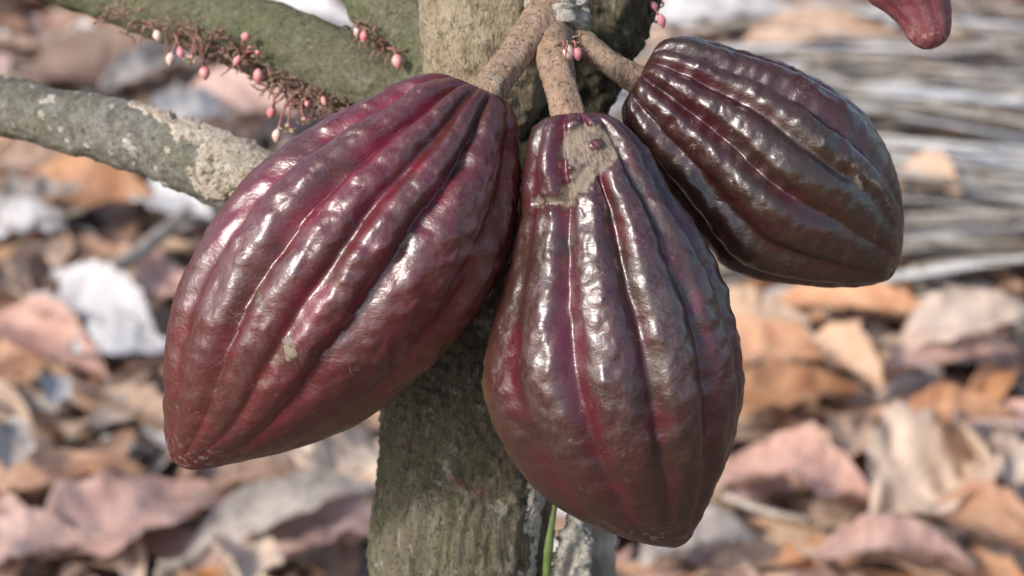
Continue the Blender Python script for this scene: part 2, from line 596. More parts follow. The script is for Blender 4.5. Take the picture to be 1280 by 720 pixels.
# crusty cushion where the three stalks join the trunk
v, f = tube_geo([P(672, 25, .832), P(690, 16, .822), P(706, 12, .818), P(722, 16, .826)], [.006, .0095, .0095, .006], 40, 40, .0045, 150, 1, bumps2=.002, freq2=380)
tag(mesh_obj('cushion', v, f, M_CRUST, tree), 'pale crusty cushion where the stalks join')

# lichen-white flap of bark and bare stub to the right of the trunk foot
v, f = tube_geo([P(706, 800, .885), P(714, 740, .880), P(718, 690, .878), P(722, 655, .880), P(718, 640, .883)], [.010, .0088, .0082, .0062, .003], 40, 70, .003, 150, 1, bumps2=.0018, freq2=420)
tag(mesh_obj('bark_flap', v, f, M_CRUST, tree), 'white lichened flap of bark beside the green shoot')
v, f = tube_geo([P(742, 900, .935), P(745, 760, .925), P(744, 690, .920), P(738, 640, .915), P(728, 560, .905)], [.0095, .009, .0085, .007, .004], 32, 60, .0022, 110, .5, bumps2=.001)
mesh_obj('stub', v, f, M_TWIG, tree)
sp = []
for q in range(48):
    y = rng.uniform(590, 740)
    c = P(rng.uniform(668, 688), y, .86)
    ax = catmull([P(577, 745, .902), P(580, 640, .889), P(586, 540, .884)], 60)
    i = np.argmin(np.abs(ax[:, 2] - c[2]))
    d = c - ax[i]; d[2] = 0; d /= np.linalg.norm(d)
    s = .0022 + .0036 * rng.random()
    sp.append((ax[i] + d * .0400, d, s, s * 1.6))
flakes('flaking_wood', sp, M_CRUST, tree, .0014)

# the green shoot
g0 = P(682, 745, .868)
shoot = thing('green_shoot', 'thin bright green shoot standing against the trunk below the middle pod', 'shoot', (g0[0], g0[1], 0))
v, f = tube_geo([np.array([g0[0] - .006, g0[1] + .03, -.01]), np.array([g0[0] - .004, g0[1] + .015, .25]), np.array([g0[0] - .002, g0[1] + .004, .45]), g0, P(695, 620, .857)],
                [.0032, .0028, .0022, .0018, .0014], 20, 160, .0005, 120, .6)
mesh_obj('stem', v, f, M_GREEN, shoot)


# ------------------------------------------------------------------ pods
def make_pod(label, pairs, d0, tilt, grooves, mat, stalk, stalk_rad, stalk_d, seed, depth=1.0, n=270, m=330, scar=None, flank=None, painted_glare=None, twist=.08, group='ripe cacao pods', wart=1.0, lean=None):
    pairs = np.array(pairs, float)
    prs = catmull(pairs, 600)
    Lp, Rp = prs[:, :2], prs[:, 2:]
    cen = (Lp + Rp) / 2
    # even spacing along the skin
    arc = np.concatenate([[0], np.cumsum(.5 * (np.linalg.norm(np.diff(Lp, axis=0), axis=1) + np.linalg.norm(np.diff(Rp, axis=0), axis=1)))])
    arc /= arc[-1]
    uu = np.linspace(0, 1, n)
    L = np.stack([np.interp(uu, arc, Lp[:, i]) for i in (0, 1)], -1)
    R = np.stack([np.interp(uu, arc, Rp[:, i]) for i in (0, 1)], -1)
    ker = np.exp(-(np.arange(-14, 15) / (n / 80.0)) ** 2); ker /= ker.sum()
    for Z in (L, R):
        for i in (0, 1):
            z = np.concatenate([2 * Z[0, i] - Z[14:0:-1, i], Z[:, i], 2 * Z[-1, i] - Z[-2:-16:-1, i]])
            Z[:, i] = np.convolve(z, ker, 'valid')
    cen = (L + R) / 2
    vec = (R - L) / 2
    rad = np.linalg.norm(vec, axis=1)
    u = uu[:, None]
    al = np.linspace(-math.pi, math.pi, m, endpoint=False)[None, :]
    g = np.sort(np.radians(np.array([x[0] for x in grooves])))
    gd = np.array([x[1] for x in sorted(grooves)])
    gg = np.concatenate([g, [g[0] + 2 * math.pi]])
    gdd = np.concatenate([gd, [gd[0]]])
    wob = .035 * noise(np.stack([np.cos(al) * 2 + 0 * u, np.sin(al) * 2 + 0 * u, u * 4 + seed + 0 * al], -1)) + .02 * noise(np.stack([np.cos(al) * 5 + 0 * u, np.sin(al) * 5 + 0 * u, u * 13 + seed + 0 * al], -1))
    A = al + wob - twist * np.interp(uu, [0, .35, .8, 1], [0, .1, 1, 1.1])[:, None]
    A = (A - g[0]) % (2 * math.pi) + g[0]
    idx = np.clip(np.searchsorted(gg, A, side='right') - 1, 0, len(g) - 1)
    gap = gg[idx + 1] - gg[idx]
    s = np.clip((A - gg[idx]) / gap, 0, 1)
    dp = gdd[idx] * (1 - s) + gdd[idx + 1] * s
    hump = 3 * np.sin(math.pi * s) ** 2 - 2 * np.sin(math.pi * s) ** 3
    hump = .25 * np.sin(math.pi * s) + .75 * hump
    dist = np.minimum(s, 1 - s) * gap                     # angular distance to the furrow line
    prof = np.interp(uu, [0, .03, .10, .22, .45, .70, .86, .95, 1], [.0, .19, .235, .190, .145, .095, .055, .022, .0])[:, None] * depth
    lopside = dp * np.minimum(1, gap / math.radians(30))
    r = 1 - prof * lopside * (1 - hump)
    if scar is not None and scar[0][4] > 20:               # the scarred skin healed flat
        qx = cen[:, None, :] + vec[:, None, :] * np.sin(al)[..., None]
        near = np.zeros((n, m))
        for (x0, y0, x1, y1, w) in scar[:2]:
            ab = np.array([x1 - x0, y1 - y0], float)
            t = np.clip(((qx[..., 0] - x0) * ab[0] + (qx[..., 1] - y0) * ab[1]) / (ab @ ab), 0, 1)
            dd = np.hypot(qx[..., 0] - x0 - t * ab[0], qx[..., 1] - y0 - t * ab[1])
            near = np.maximum(near, np.clip((w + 8 - dd) / 14, 0, 1) * (np.cos(al) > 0))
        r = r * (1 - near) + (1 - prof * .45) * near
    # crests swell a little between furrows
    px = cen[:, None, :] + vec[:, None, :] * (np.sin(al)[..., None] * r[..., None])
    tx = rad[:, None] * np.cos(al) * r
    kk = Q * d0
    dep = d0 + tilt * (uu[:, None] - .5)
    lump = np.stack([np.cos(al) * rad[:, None], np.sin(al) * rad[:, None], np.interp(uu, [0, 1], [0, 1.15 * np.abs(arc[-1]) * 600])[:, None] + 0 * al], -1)
    q3 = lump * (1 / 24.0) + seed * 7.7
    q3b = lump * np.array([1 / 11., 1 / 11., 1 / 15.]) + seed * 3.1
    q3c = lump * (1 / 4.6) + seed
    crest = np.clip(hump, 0, 1)
    amp = np.interp(uu, [0, .05, .2, .6, .85, 1], [.2, .9, 1.25, 1.0, .55, .5])[:, None] * wart
    wartn = np.clip(noise(q3b) - .05, 0, 1) * 2.9 + .9 * np.abs(noise(q3c)) + .0
    disp = amp * (3.0 * noise(q3) + crest * (wartn * .45) + .35 * noise(q3c * 1.7) + .8 * np.clip(noise(q3b * .8 + 31) - .25, 0, 1) * crest * 4)      # in photo pixels, along the normal
    # scars
    scv = np.zeros((n, m))
    if scar is not None:
        fr = np.cos(al) > 0
        jit = 6 * noise(np.stack([px[..., 0] / 9., px[..., 1] / 9., 0 * tx], -1)) + 3 * noise(np.stack([px[..., 0] / 3.5, px[..., 1] / 3.5, 0 * tx + 4], -1))
        for (x0, y0, x1, y1, w) in scar:
            ab = np.array([x1 - x0, y1 - y0], float)
            t = np.clip(((px[..., 0] - x0) * ab[0] + (px[..., 1] - y0) * ab[1]) / max(ab @ ab, 1e-6), 0, 1)
            dd = np.hypot(px[..., 0] - x0 - t * ab[0], px[..., 1] - y0 - t * ab[1]) + jit
            scv = np.maximum(scv, np.where(fr, np.clip((w - dd) / 12 + .5, 0, 1), 0))
        disp = disp * (1 - .5 * scv) - scv * (4.2 if scar[0][4] > 20 else -.8) + scv * 1.6 * noise(q3c * 1.4)
        # the left crest ends in a swollen knob above a crease
        if scar[0][4] > 20:
            kb = np.exp(-((px[..., 0] - 689) / 15) ** 2 - ((px[..., 1] - 216) / 30) ** 2) * fr
            cz = np.exp(-((px[..., 0] - 688) / 20) ** 2 - ((px[..., 1] - 259) / 6) ** 2) * fr
            disp = disp + 9 * kb - 9 * cz
        # a small round wart left inside the scar
        wd = np.hypot((px[..., 0] - 741) * .8 + (px[..., 1] - 188) * .3, px[..., 1] - 188) + .25 * jit
        wm = np.where(fr, np.clip((9 - wd) / 3, 0, 1), 0)
        disp += wm * 5
        scv = scv * (1 - wm)
    nx = vec[:, None, :] / (rad[:, None, None] + 1e-6) * np.sin(al)[..., None]
    px = px + nx * disp[..., None]
    tx = tx + np.cos(al) * disp
    V = (CAM + Fv * dep[..., None] + Rv * ((px[..., 0] - 640) * kk)[..., None] + Uv * ((360 - px[..., 1]) * kk)[..., None] + toward * (tx * kk)[..., None])
    V = V.reshape(-1, 3)
    faces = grid_faces(n, m)
    faces.append(list(range(m))[::-1])
    faces.append(list(range((n - 1) * m, n * m)))
    fur = .8 * np.exp(-(dist / math.radians(6.5)) ** 2) * np.clip(dp, 0, 1) + .5 * np.exp(-(dist / math.radians(13)) ** 2)
    fur = np.clip(fur, 0, 1)
    org = P(*stalk[0], stalk_d[0])
    pod = thing('cacao_pod', label, 'cacao pod', org, group)
    mesh_obj('husk', V, faces, mat, pod, {'along': np.repeat(uu, m), 'furrow': fur.ravel(), 'scar': scv.ravel(), 'crest': (hump + 0 * u).ravel(), 'painted_glare': ((.5 + 0 * r) if painted_glare is None else painted_glare(np.degrees(al) + 0 * u, u + 0 * al)).ravel(), 'flank': (np.zeros((n, m)) if flank is None else flank(np.degrees(al) + 0 * u, u + 0 * al)).ravel()})
    pts = [P(x, y, d) for (x, y), d in zip(stalk, stalk_d)]
    v, f = tube_geo(pts, stalk_rad, 48, 90, .0011, 90, .22, bumps2=.0004, freq2=330)
    mesh_obj('stalk', v, f, M_STALK, pod)
    return pod


A_pairs = [(597, 124, 612, 127), (574, 104, 634, 129), (548, 95, 646, 150), (510, 101, 651, 185), (470, 122, 653, 225), (425, 142, 650, 266),
           (370, 173, 640, 315), (318, 213, 620, 363), (275, 262, 590, 408), (240, 318, 552, 450), (215, 378, 510, 488), (204, 440, 455, 527),
           (201, 500, 395, 554), (202, 540, 335, 571), (206, 566, 285, 582), (214, 581, 252, 590), (228, 589, 236, 590)]
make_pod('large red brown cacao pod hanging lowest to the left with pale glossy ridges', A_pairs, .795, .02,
         [(-88, .7), (-56, .7), (-25, 1.0), (-3, .9), (17, .9), (55, .45), (90, .7), (125, 1), (160, 1), (-165, 1), (-126, 1)],
         M_POD_RED, [(694, 8), (672, 32), (640, 76), (612, 112), (596, 134)], [.0100, .0080, .0068, .0072, .0100], [.822, .812, .800, .788, .792], 1.3, scar=[(375, 426, 382, 438, 5), (340, 370, 348, 380, 2)],
         flank=lambda a, u: .55 * np.clip((a - 48) / 25, 0, 1) * np.clip((u - .35) * 5, 0, 1) * (a < 120),
         painted_glare=lambda a, u: np.interp(a, [-180, -80, -60, 12, 22, 40, 90, 180], [.5, .4, 1, 1, .35, .25, .2, .5]) * np.interp(u, [0, .1, .2, .66, .80, 1], [.4, .6, 1, 1, .25, .3]))  # painted glare is strongest on the crests left of the front
B_pairs = [(706, 158, 721, 158), (691, 149, 744, 145), (673, 157, 774, 157), (661, 176, 796, 178), (656, 205, 812, 200), (653, 240, 833, 236),
           (646, 285, 858, 270), (635, 335, 882, 307), (620, 385, 904, 355), (607, 435, 921, 410), (600, 482, 930, 470), (611, 528, 927, 525),
           (636, 577, 914, 575), (672, 620, 899, 612), (718, 651, 884, 645), (768, 673, 873, 668), (813, 687, 865, 682), (845, 692, 856, 689)]
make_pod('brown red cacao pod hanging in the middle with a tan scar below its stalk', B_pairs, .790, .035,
         [(-106, .8), (-62, .5), (-30, 1.0), (3, .95), (33, .7), (62, .8), (98, 1), (134, 1), (172, 1), (-145, 1)],
         M_POD_MID, [(690, 48), (694, 80), (703, 115), (712, 150), (714, 176)], [.0090, .0078, .0066, .0068, .0100], [.815, .800, .788, .782, .786], 4.7, twist=.36,
         scar=[(726, 190, 745, 192, 25), (745, 202, 722, 232, 13), (717, 236, 702, 256, 9), (700, 257, 672, 254, 4)],
         flank=lambda a, u: np.clip((-62 - a) / 18, 0, 1) * .8 * np.clip((u - .45) * 6, 0, 1) * (a > -130) * np.clip((.93 - u) * 8, 0, 1),
         painted_glare=lambda a, u: np.interp(a, [-180, -70, -55, 30, 50, 180], [.4, .2, 1, 1, .5, .4]) * np.interp(u, [0, .1, .2, .60, .76, 1], [.6, .8, 1, .9, .1, .05]))  # glare put into the colour of the upper front crests
C_pairs = [(819, 101, 812, 113), (812, 73, 788, 119), (826, 54, 776, 137), (850, 47, 780, 164), (885, 53, 800, 194), (925, 65, 828, 229),
           (965, 75, 856, 266), (1003, 90, 882, 303), (1042, 111, 910, 334), (1078, 138, 950, 350), (1104, 173, 1002, 357), (1122, 212, 1052, 360),
           (1131, 252, 1092, 357), (1133, 290, 1112, 351), (1131, 318, 1120, 346), (1127, 334, 1123, 341)]
make_pod('dark purple brown cacao pod behind and to the right of the scarred pod', C_pairs, .835, .02,
         [(-76, .8), (-44, 1.0), (-18, .9), (9, 1.1), (42, .9), (76, .8), (110, 1), (145, 1), (-178, 1), (-142, 1), (-110, 1)],
         M_POD_DARK, [(706, 40), (728, 54), (760, 76), (796, 98), (824, 112)], [.0085, .0066, .0057, .0062, .0092], [.826, .820, .818, .822, .830], 9.1, n=250, m=320, wart=.75, scar=[(1040, 205, 1088, 238, -1), (1088, 238, 1114, 275, 0), (1114, 275, 1120, 312, -.5), (1054, 226, 1060, 238, 3), (1116, 330, 1108, 342, 2)])
D_pairs = [(1046, -262, 1058, -264), (1032, -255, 1078, -262), (1018, -225, 1105, -240), (1016, -180, 1132, -200), (1028, -120, 1158, -140), (1048, -60, 1176, -70),
           (1078, -6, 1184, -14), (1108, 18, 1186, 16), (1125, 36, 1186, 36), (1133, 50, 1182, 50), (1140, 58, 1174, 58), (1150, 63, 1162, 63)]
make_pod('small rosy young cacao pod tip hanging alone in the upper right corner', D_pairs, .83, -.01,
         [(a, .8) for a in range(-170, 180, 36)], M_POD_YOUNG, [(1030, -370), (1034, -340), (1044, -300), (1052, -258)], [.003, .0028, .0028, .0036],
         [.832, .831, .83, .83], 12.9, n=120, m=140, group='young cacao pods', wart=.6)


# ------------------------------------------------------------------ flowers on the bark
def ellipsoid(c, axis, L, r, n=9, m=12, point=.35):
    axis = axis / np.linalg.norm(axis)
    a = np.cross(axis, [.2, .9, .3]); a /= np.linalg.norm(a)
    b = np.cross(axis, a)
    V, Fc = [], []
    t = np.linspace(.02, .98, n)
    for tt in t:
        rr = r * math.sin(math.pi * tt) ** .8 * (1 - point * (tt - .5))
        for k_ in range(m):
            th = 2 * math.pi * k_ / m
            V.append(c + axis * (tt - .5) * L + (a * math.cos(th) + b * math.sin(th)) * rr * (1 + .06 * math.cos(5 * th)))
    Fc = grid_faces(n, m) + [list(range(m))[::-1], list(range((n - 1) * m, n * m))]
    return np.array(V), Fc


def petals(c, axis, L):
    V, Fc = [], []
    axis = axis / np.linalg.norm(axis)
    a = np.cross(axis, [.2, .9, .3]); a /= np.linalg.norm(a)
    b = np.cross(axis, a)
    for k_ in range(5):
        th = 2 * math.pi * k_ / 5 + rng.normal() * .15
        d = a * math.cos(th) + b * math.sin(th)
        sd = np.cross(d, axis)
        o = len(V)
        for i, t in enumerate(np.linspace(0, 1, 6)):
            w = L * .17 * math.sin(math.pi * (.12 + .83 * t))
            p = c + d * L * t * .9 + axis * L * (.55 * math.sin(t * 2.2) - .25 * t)
            V += [p - sd * w, p + axis * L * .04, p + sd * w]
        for i in range(5):
            q_ = o + i * 3
            Fc += [[q_, q_ + 1, q_ + 4, q_ + 3], [q_ + 1, q_ + 2, q_ + 5, q_ + 4]]
    return np.array(V), Fc


def cluster(label, root_px, buds, strands, d):
    """buds: (px,py,kind,size) with kind p pink, w pale, f open flower; each hangs from its own pedicel"""
    org = P(*root_px[0], d)
    t = thing('flower_cluster', label, 'flowers', org, 'flower clusters on the bark')
    for (x, y, kind, sz) in buds:
        dd = d - .002 + rng.uniform(-.006, .004)
        end = P(x, y, dd)
        rr = min(root_px, key=lambda r_: abs(r_[0] - x) + .5 * abs(r_[1] - y))
        st = P(rr[0] + rng.uniform(-8, 8), rr[1] + rng.uniform(-4, 4), d + .006)
        mid = (st + end) / 2 + np.array([rng.uniform(-.003, .003), -.004, .004])
        v, f = tube_geo([st, mid, end], [.0006, .0005, .00055], 8, 14)
        ped = mesh_obj('pedicel', v, f, M_PEDICEL, t)
        ax = (end - mid) / np.linalg.norm(end - mid) * .6 + np.array([0, 0, -.6])
        if kind == 'f':
            v, f = petals(end, ax * .8 + toward * .6, .0042 * sz)
            mesh_obj('petals', v, f, M_CREAM, ped)
            v, f = ellipsoid(end, ax, .003, .0012, 6, 8)
            mesh_obj('flower_centre', v, f, M_PINK, ped)
        else:
            v, f = ellipsoid(end, ax, .0060 * sz, .0019 * sz * rng.uniform(.85, 1.1))
            mesh_obj('bud', v, f, M_PINK if kind == 'p' else M_PALE, ped)
    if strands:
        V, Fc = [], []
        for q_ in range(strands):
            j = rng.integers(len(root_px))
            rx, ry = root_px[j]
            st = P(rx + rng.normal() * 13, ry + rng.normal() * 7, d + rng.uniform(-.002, .006))
            L = rng.uniform(.003, .0105)
            dr = np.array([rng.normal() * .8, -rng.uniform(.1, .9), rng.normal() * .65 - .35])
            dr /= np.linalg.norm(dr)
            en = st + dr * L
            mid = (st + en) / 2 + np.array([rng.normal() * .0012, 0, rng.normal() * .0012])
            v, f = tube_geo([st, mid, en], [.0006, .00042, .0003], 5, 6)
            Fc += [[i + len(V) for i in x] for x in f]
            V += v.tolist()
            if rng.random() < .3:
                v, f = ellipsoid(en, dr, .0017, .0008, 4, 6)
                Fc += [[i + len(V) for i in x] for x in f]
                V += v.tolist()
        tag(mesh_obj('old_pedicels', np.array(V), Fc, M_OLDSTALK, t), kind='stuff')
    return t


cluster('tangle of brown flower stalks with pink buds hanging under the mossy branch',
        [(150, 14), (185, 26), (220, 40), (255, 50), (285, 62), (310, 78), (335, 96), (240, 34), (280, 48), (360, 108)],
        [(197, 45, 'w', 1.0), (213, 74, 'w', 1.1), (226, 66, 'p', 1.0), (239, 72, 'f', 1.0), (256, 91, 'p', 1.25), (308, 46, 'p', 1.05), (296, 76, 'p', 1.0), (323, 95, 'p', 1.2),
         (322, 66, 'f', 1.35), (312, 60, 'f', .9), (283, 70, 'w', .7)], 170, .918)
cluster('tuft of stalks with pink buds close above the red brown pod',
        [(372, 112), (388, 122), (402, 128)],
        [(339, 141, 'p', 1.0), (346, 170, 'w', 1.15), (360, 158, 'f', 1.2), (380, 150, 'f', .9), (405, 126, 'p', .8), (384, 130, 'p', .6)], 70, .905)
cluster('pair of buds on the dark edge of the short green branch', [(455, 36), (478, 60)],
        [(446, 40, 'w', .9), (455, 46, 'p', 1.0), (497, 77, 'p', 1.2), (478, 52, 'p', .6)], 26, .893)
cluster('white and pink buds sitting on the joint of the middle stalk', [(705, 52), (716, 50)],
        [(711, 65, 'w', 1.15), (722, 67, 'p', 1.1)], 6, .789)
cluster('pink bud beside the dark rough limb above the rightmost stalk', [(800, 2), (806, 10)],
        [(827, 26, 'p', 1.15), (818, 8, 'p', .8)], 16, .868)


# ------------------------------------------------------------------ fallen leaves
def leaf_geo(L, W_, curl=.3, fold=.2, bend=.2, crumple=.15, seed=0, nu=14, nv=7, petiole=True):
    u = np.linspace(0, 1, nu)
    wdt = np.sin(math.pi * np.clip(u, 0.01, .995) ** .85) ** .75 * (1 - .25 * u)
    wdt = wdt / wdt.max()
    vv = np.linspace(-1, 1, nv)
    U, Vv = np.meshgrid(u, vv, indexing='ij')
    edge = 1 + .22 * noise(np.stack([U * 6, np.sign(Vv) * 3, 0 * U + seed], -1)) + .22 * noise(np.stack([U * 17, np.sign(Vv) * 3, 0 * U + seed + 5], -1))
    y = Vv * wdt[:, None] * W_ / 2 * edge
    x = (U - .5) * L
    ang = curl * Vv
    z = np.abs(Vv) * fold * W_ / 2 * wdt[:, None] + curl * (Vv ** 2) * W_ * .5 * wdt[:, None] - bend * L * (U - .5) ** 2 * 1.6
    z = z + crumple * W_ * .5 * fbm(np.stack([U * 3.2, Vv * 1.6, 0 * U + seed * 3.3], -1), 3)
    z = z + crumple * W_ * .035 * np.sin(U * 11 * 2 * math.pi * .5 - np.abs(Vv) * 3)
    y = y * (1 - .35 * abs(curl) * np.abs(Vv))
    V = np.stack([x, y, z], -1).reshape(-1, 3)
    F_ = grid_faces(nu, nv, False)
    uv = np.stack([U, Vv * .5 + .5], -1).reshape(-1, 2)
    if petiole:
        o = len(V)
        c0 = V[nv // 2]
        ring = []
        for i in range(3):
            for k_ in range(4):
                th = k_ * math.pi / 2
                ring.append(c0 + [-i * .05 * L + .02 * L, .010 * W_ * 2 * math.cos(th), .010 * W_ * 2 * math.sin(th) + .01 * L * i])
        V = np.vstack([V, ring])
        F_ += [[o + a for a in q_] for q_ in grid_faces(3, 4)]
        uv = np.vstack([uv, np.tile([[.02, .5]], (12, 1))])
    return V, F_, uv


KEEP = []


def leaf_obj(px, py, length_px, width_px, ang, colour, label, group='notable fallen leaves', lift=.03, tilt=(0, 0), curl=.3, fold=.25, bend=.2, crumple=.25):
    """a leaf of its own on the litter; sizes come from how large it shows"""
    lift += .03 if py > 330 else .015
    c, d = ground_at(px, py, lift)
    KEEP.append((c[0], c[1], length_px * Q * d * .22))
    L, Wd = length_px * Q * d * 1.15, width_px * Q * d * 1.5
    seed = rng.random() * 50
    v, f, uv = leaf_geo(1, Wd / L, curl, fold, bend, crumple, seed, 26, 11, False)
    me = mesh_obj('fallen_leaf', v, f, LM[colour], uv=uv)
    vs, fs = tube_geo([v[5] + [.06, 0, .004], v[5] + [-.03, 0, .0], v[5] + [-.13, .015, .02]], [.011, .013, .017], 6, 8)
    st = mesh_obj('leaf_stalk', vs, fs, M_TWIG, me)
    me.location = c
    me.scale = (L, L, L)
    me.rotation_euler = (tilt[0], tilt[1], ang)
    tag(me, label, 'leaf', group)
    return me


r_ = math.radians
LEAVES = [
    (40, 604, 250, 66, 22, 'orange', 'bright orange brown curled leaf at the lower left edge', dict(curl=.5, tilt=(.25, .0))),
    (165, 645, 230, 120, 35, 'pink', 'broad pinkish brown leaf right below the orange brown curled leaf', dict(curl=.1)),
    (30, 690, 170, 80, 15, 'pink', 'dusty pink leaf in the bottom left corner', dict(curl=.2)),
    (355, 640, 230, 56, 30, 'grey', 'long pale grey folded leaf left of the trunk foot', dict(lift=.07, curl=.5, tilt=(.35, -.1))),
    (298, 700, 95, 66, 110, 'buff', 'peach coloured leaf tip below the long grey folded leaf', dict(lift=.08, tilt=(.5, 0))),
    (415, 672, 190, 90, 25, 'pink', 'pink leaf lying against the left side of the trunk foot', dict(lift=.05)),
    (115, 388, 175, 80, -25, 'white', 'bleached white leaf lying left of the large red brown pod', dict(lift=.06, tilt=(.3, .1))),
    (150, 432, 110, 50, 10, 'white', 'small bleached leaf below the bleached white leaf', dict(lift=.05, tilt=(.3, 0))),
    (55, 425, 190, 62, -35, 'pink', 'mauve pink leaf under the bleached white leaf at the left edge', dict(lift=.05, tilt=(.3, .1))),
    (58, 346, 62, 46, 80, 'dark', 'small dark brown upright leaf above the bleached white leaf', dict(lift=.08, tilt=(.7, 0))),
    (62, 482, 80, 34, 115, 'white', 'narrow white leaf pointing down from the mauve pink leaf', dict(lift=.06, tilt=(.4, 0))),
    (8, 548, 110, 46, 105, 'grey', 'blue grey leaf at the left edge above the orange brown leaf', dict(lift=.07, tilt=(.4, 0))),
    (110, 238, 170, 70, -15, 'orange', 'large tan orange leaf under the lichen speckled branch', dict(lift=.08, tilt=(.5, 0))),
    (55, 262, 130, 60, 30, 'grey', 'grey leaf left of the large tan orange leaf', dict(lift=.07, tilt=(.4, 0))),
    (218, 248, 120, 60, -40, 'white', 'pale grey white leaf touching the end of the lichen branch', dict(lift=.08, tilt=(.4, 0))),
    (30, 282, 90, 46, 15, 'white', 'pale leaf below the grey leaf at the left edge', dict(lift=.07, tilt=(.4, 0))),
    (60, 205, 140, 60, -10, 'brown', 'brown leaf in shade under the lichen branch', dict(lift=.06, tilt=(.4, 0))),
    (205, 350, 90, 50, 70, 'pink', 'rosy leaf touching the left edge of the red brown pod', dict(lift=.07, tilt=(.4, 0))),
    (130, 90, 190, 90, -10, 'dark', 'large dark red brown leaf between the two left branches', dict(lift=.08, tilt=(.4, 0))),
    (190, 80, 150, 34, 55, 'grey', 'narrow grey leaf slanting beside the dark red brown leaf', dict(lift=.10, tilt=(.4, 0))),
    (240, 145, 130, 50, 35, 'white', 'bluish white leaf between the flower stalks and the lichen branch', dict(lift=.09, tilt=(.4, 0))),
    (300, 120, 150, 50, -30, 'pink', 'pinkish leaf behind the hanging pink buds', dict(lift=.10, tilt=(.5, 0))),
    (370, 10, 150, 46, -25, 'white', 'white leaf showing between the two green branches', dict(lift=.10, tilt=(.5, 0))),
    (105, 45, 60, 26, -30, 'white', 'small pale leaf near the upper left corner', dict(lift=.10, tilt=(.5, 0))),
    (965, 440, 170, 70, -5, 'orange', 'orange leaf right of the middle pod', dict(lift=.07, tilt=(.3, 0))),
    (985, 492, 180, 60, 20, 'orange', 'second orange leaf right of the middle pod just below the first', dict(lift=.06, tilt=(.2, 0))),
    (945, 405, 130, 60, 15, 'buff', 'pale buff leaf under the dark purple pod beside the middle pod', dict(lift=.07, tilt=(.3, 0))),
    (1075, 380, 190, 46, -18, 'orange', 'thin salmon orange leaf right under the dark purple pod', dict(lift=.08, tilt=(.3, 0))),
    (1060, 450, 115, 50, -55, 'tan', 'tan curled leaf standing among the orange leaves', dict(lift=.08, tilt=(.4, .2), curl=.6)),
    (1220, 400, 190, 60, 25, 'buff', 'long buff leaf at the right edge below the palm strips', dict(lift=.08, tilt=(.4, 0))),
    (1190, 440, 160, 40, 15, 'pink', 'rust pink leaf below the long buff leaf', dict(lift=.06, tilt=(.3, 0))),
    (1170, 590, 190, 120, 40, 'buff', 'large pale crumpled leaf with torn edges at lower right', dict(lift=.07, crumple=.35, curl=.4, tilt=(.25, -.1))),
    (1235, 560, 150, 90, 100, 'buff', 'crumpled cream leaf beside the large pale crumpled leaf', dict(lift=.08, crumple=.35, tilt=(.3, .1))),
    (1200, 515, 130, 46, 5, 'orange', 'orange leaf lying across the top of the pale crumpled leaf', dict(lift=.11, tilt=(.3, 0))),
    (1245, 660, 170, 66, -45, 'orange', 'reddish orange leaf in the lower right corner', dict(lift=.07, tilt=(.3, 0))),
    (1000, 600, 170, 90, -20, 'pink', 'dull pink leaf right of the tip of the middle pod', dict(lift=.06)),
    (1065, 545, 90, 50, 60, 'tan', 'small tan leaf left of the pale crumpled leaf', dict(lift=.06, tilt=(.3, 0))),
    (880, 676, 150, 70, 20, 'grey', 'mauve grey leaf under the tip of the middle pod', dict(lift=.05)),
    (1120, 690, 170, 66, -10, 'pink', 'pinkish leaf at the bottom below the pale crumpled leaf', dict(lift=.06)),
    (905, 12, 170, 50, 10, 'white', 'white leaf above the dark purple pod', dict(lift=.10, tilt=(.5, 0))),
    (1030, 40, 180, 40, 8, 'tan', 'tan leaf behind the top of the dark purple pod', dict(lift=.10, tilt=(.5, 0))),
    (1160, 225, 80, 50, -40, 'tan', 'pale leaf lying on the palm strips right of the dark purple pod', dict(lift=.13, tilt=(.4, 0))),
    (770, 125, 60, 46, 60, 'white', 'pale leaf in the gap under the stalk of the dark purple pod', dict(lift=.10, tilt=(.5, 0))),
    (330, 600, 130, 46, 12, 'brown', 'brown leaf right under the tip of the red brown pod', dict(lift=.07)),
    (440, 570, 110, 70, 60, 'buff', 'pale leaf left of the trunk under the red brown pod', dict(lift=.07, tilt=(.3, 0))),
]
for (px, py, lp, wp, an, colr, lab, kw) in LEAVES:
    kw = dict(kw)
    leaf_obj(px, py, lp, wp, r_(an), colr, lab, **kw)

# shared leaf shapes for the rest of the litter
SHAPES = []
for i in range(16):
    SHAPES.append(leaf_geo(1, rng.uniform(.26, .50), rng.uniform(-.2, .5), rng.uniform(-.1, .4), rng.uniform(-.2, .35), rng.uniform(.2, .5), i * 3.7, 16, 7))
CLS = ['tan', 'orange', 'pink', 'brown', 'dark', 'grey', 'white', 'buff']
MESHES = {}


def weights(x, y):
    """the litter is greyer to the left and far away, more orange near the right"""
    a = np.array([.22, .13, .25, .15, .04, .09, .05, .07])
    b = np.array([.24, .25, .17, .06, .03, .04, .02, .19])
    c = np.array([.14, .05, .16, .32, .15, .12, .04, .02]) * (1 - np.clip((x + .1) / .3, 0, 1)) + np.array([.24, .12, .20, .16, .05, .12, .05, .06]) * np.clip((x + .1) / .3, 0, 1)
    far = np.clip((y - 1.6) / 1.2, 0, 1)
    rt = np.clip((x + .05) / .35, 0, 1)
    near = a * (1 - rt) + b * rt
    w = near * (1 - far) + c * far
    return w / w.sum()


def in_view(x, y, margin=.05):
    rel = np.array([x, y, .02]) - CAM
    d = rel @ Fv
    sx = (rel @ Rv) / d / Q + 640
    sy = 360 - (rel @ Uv) / d / Q
    return -60 < sx < 1340 and -60 < sy < 790


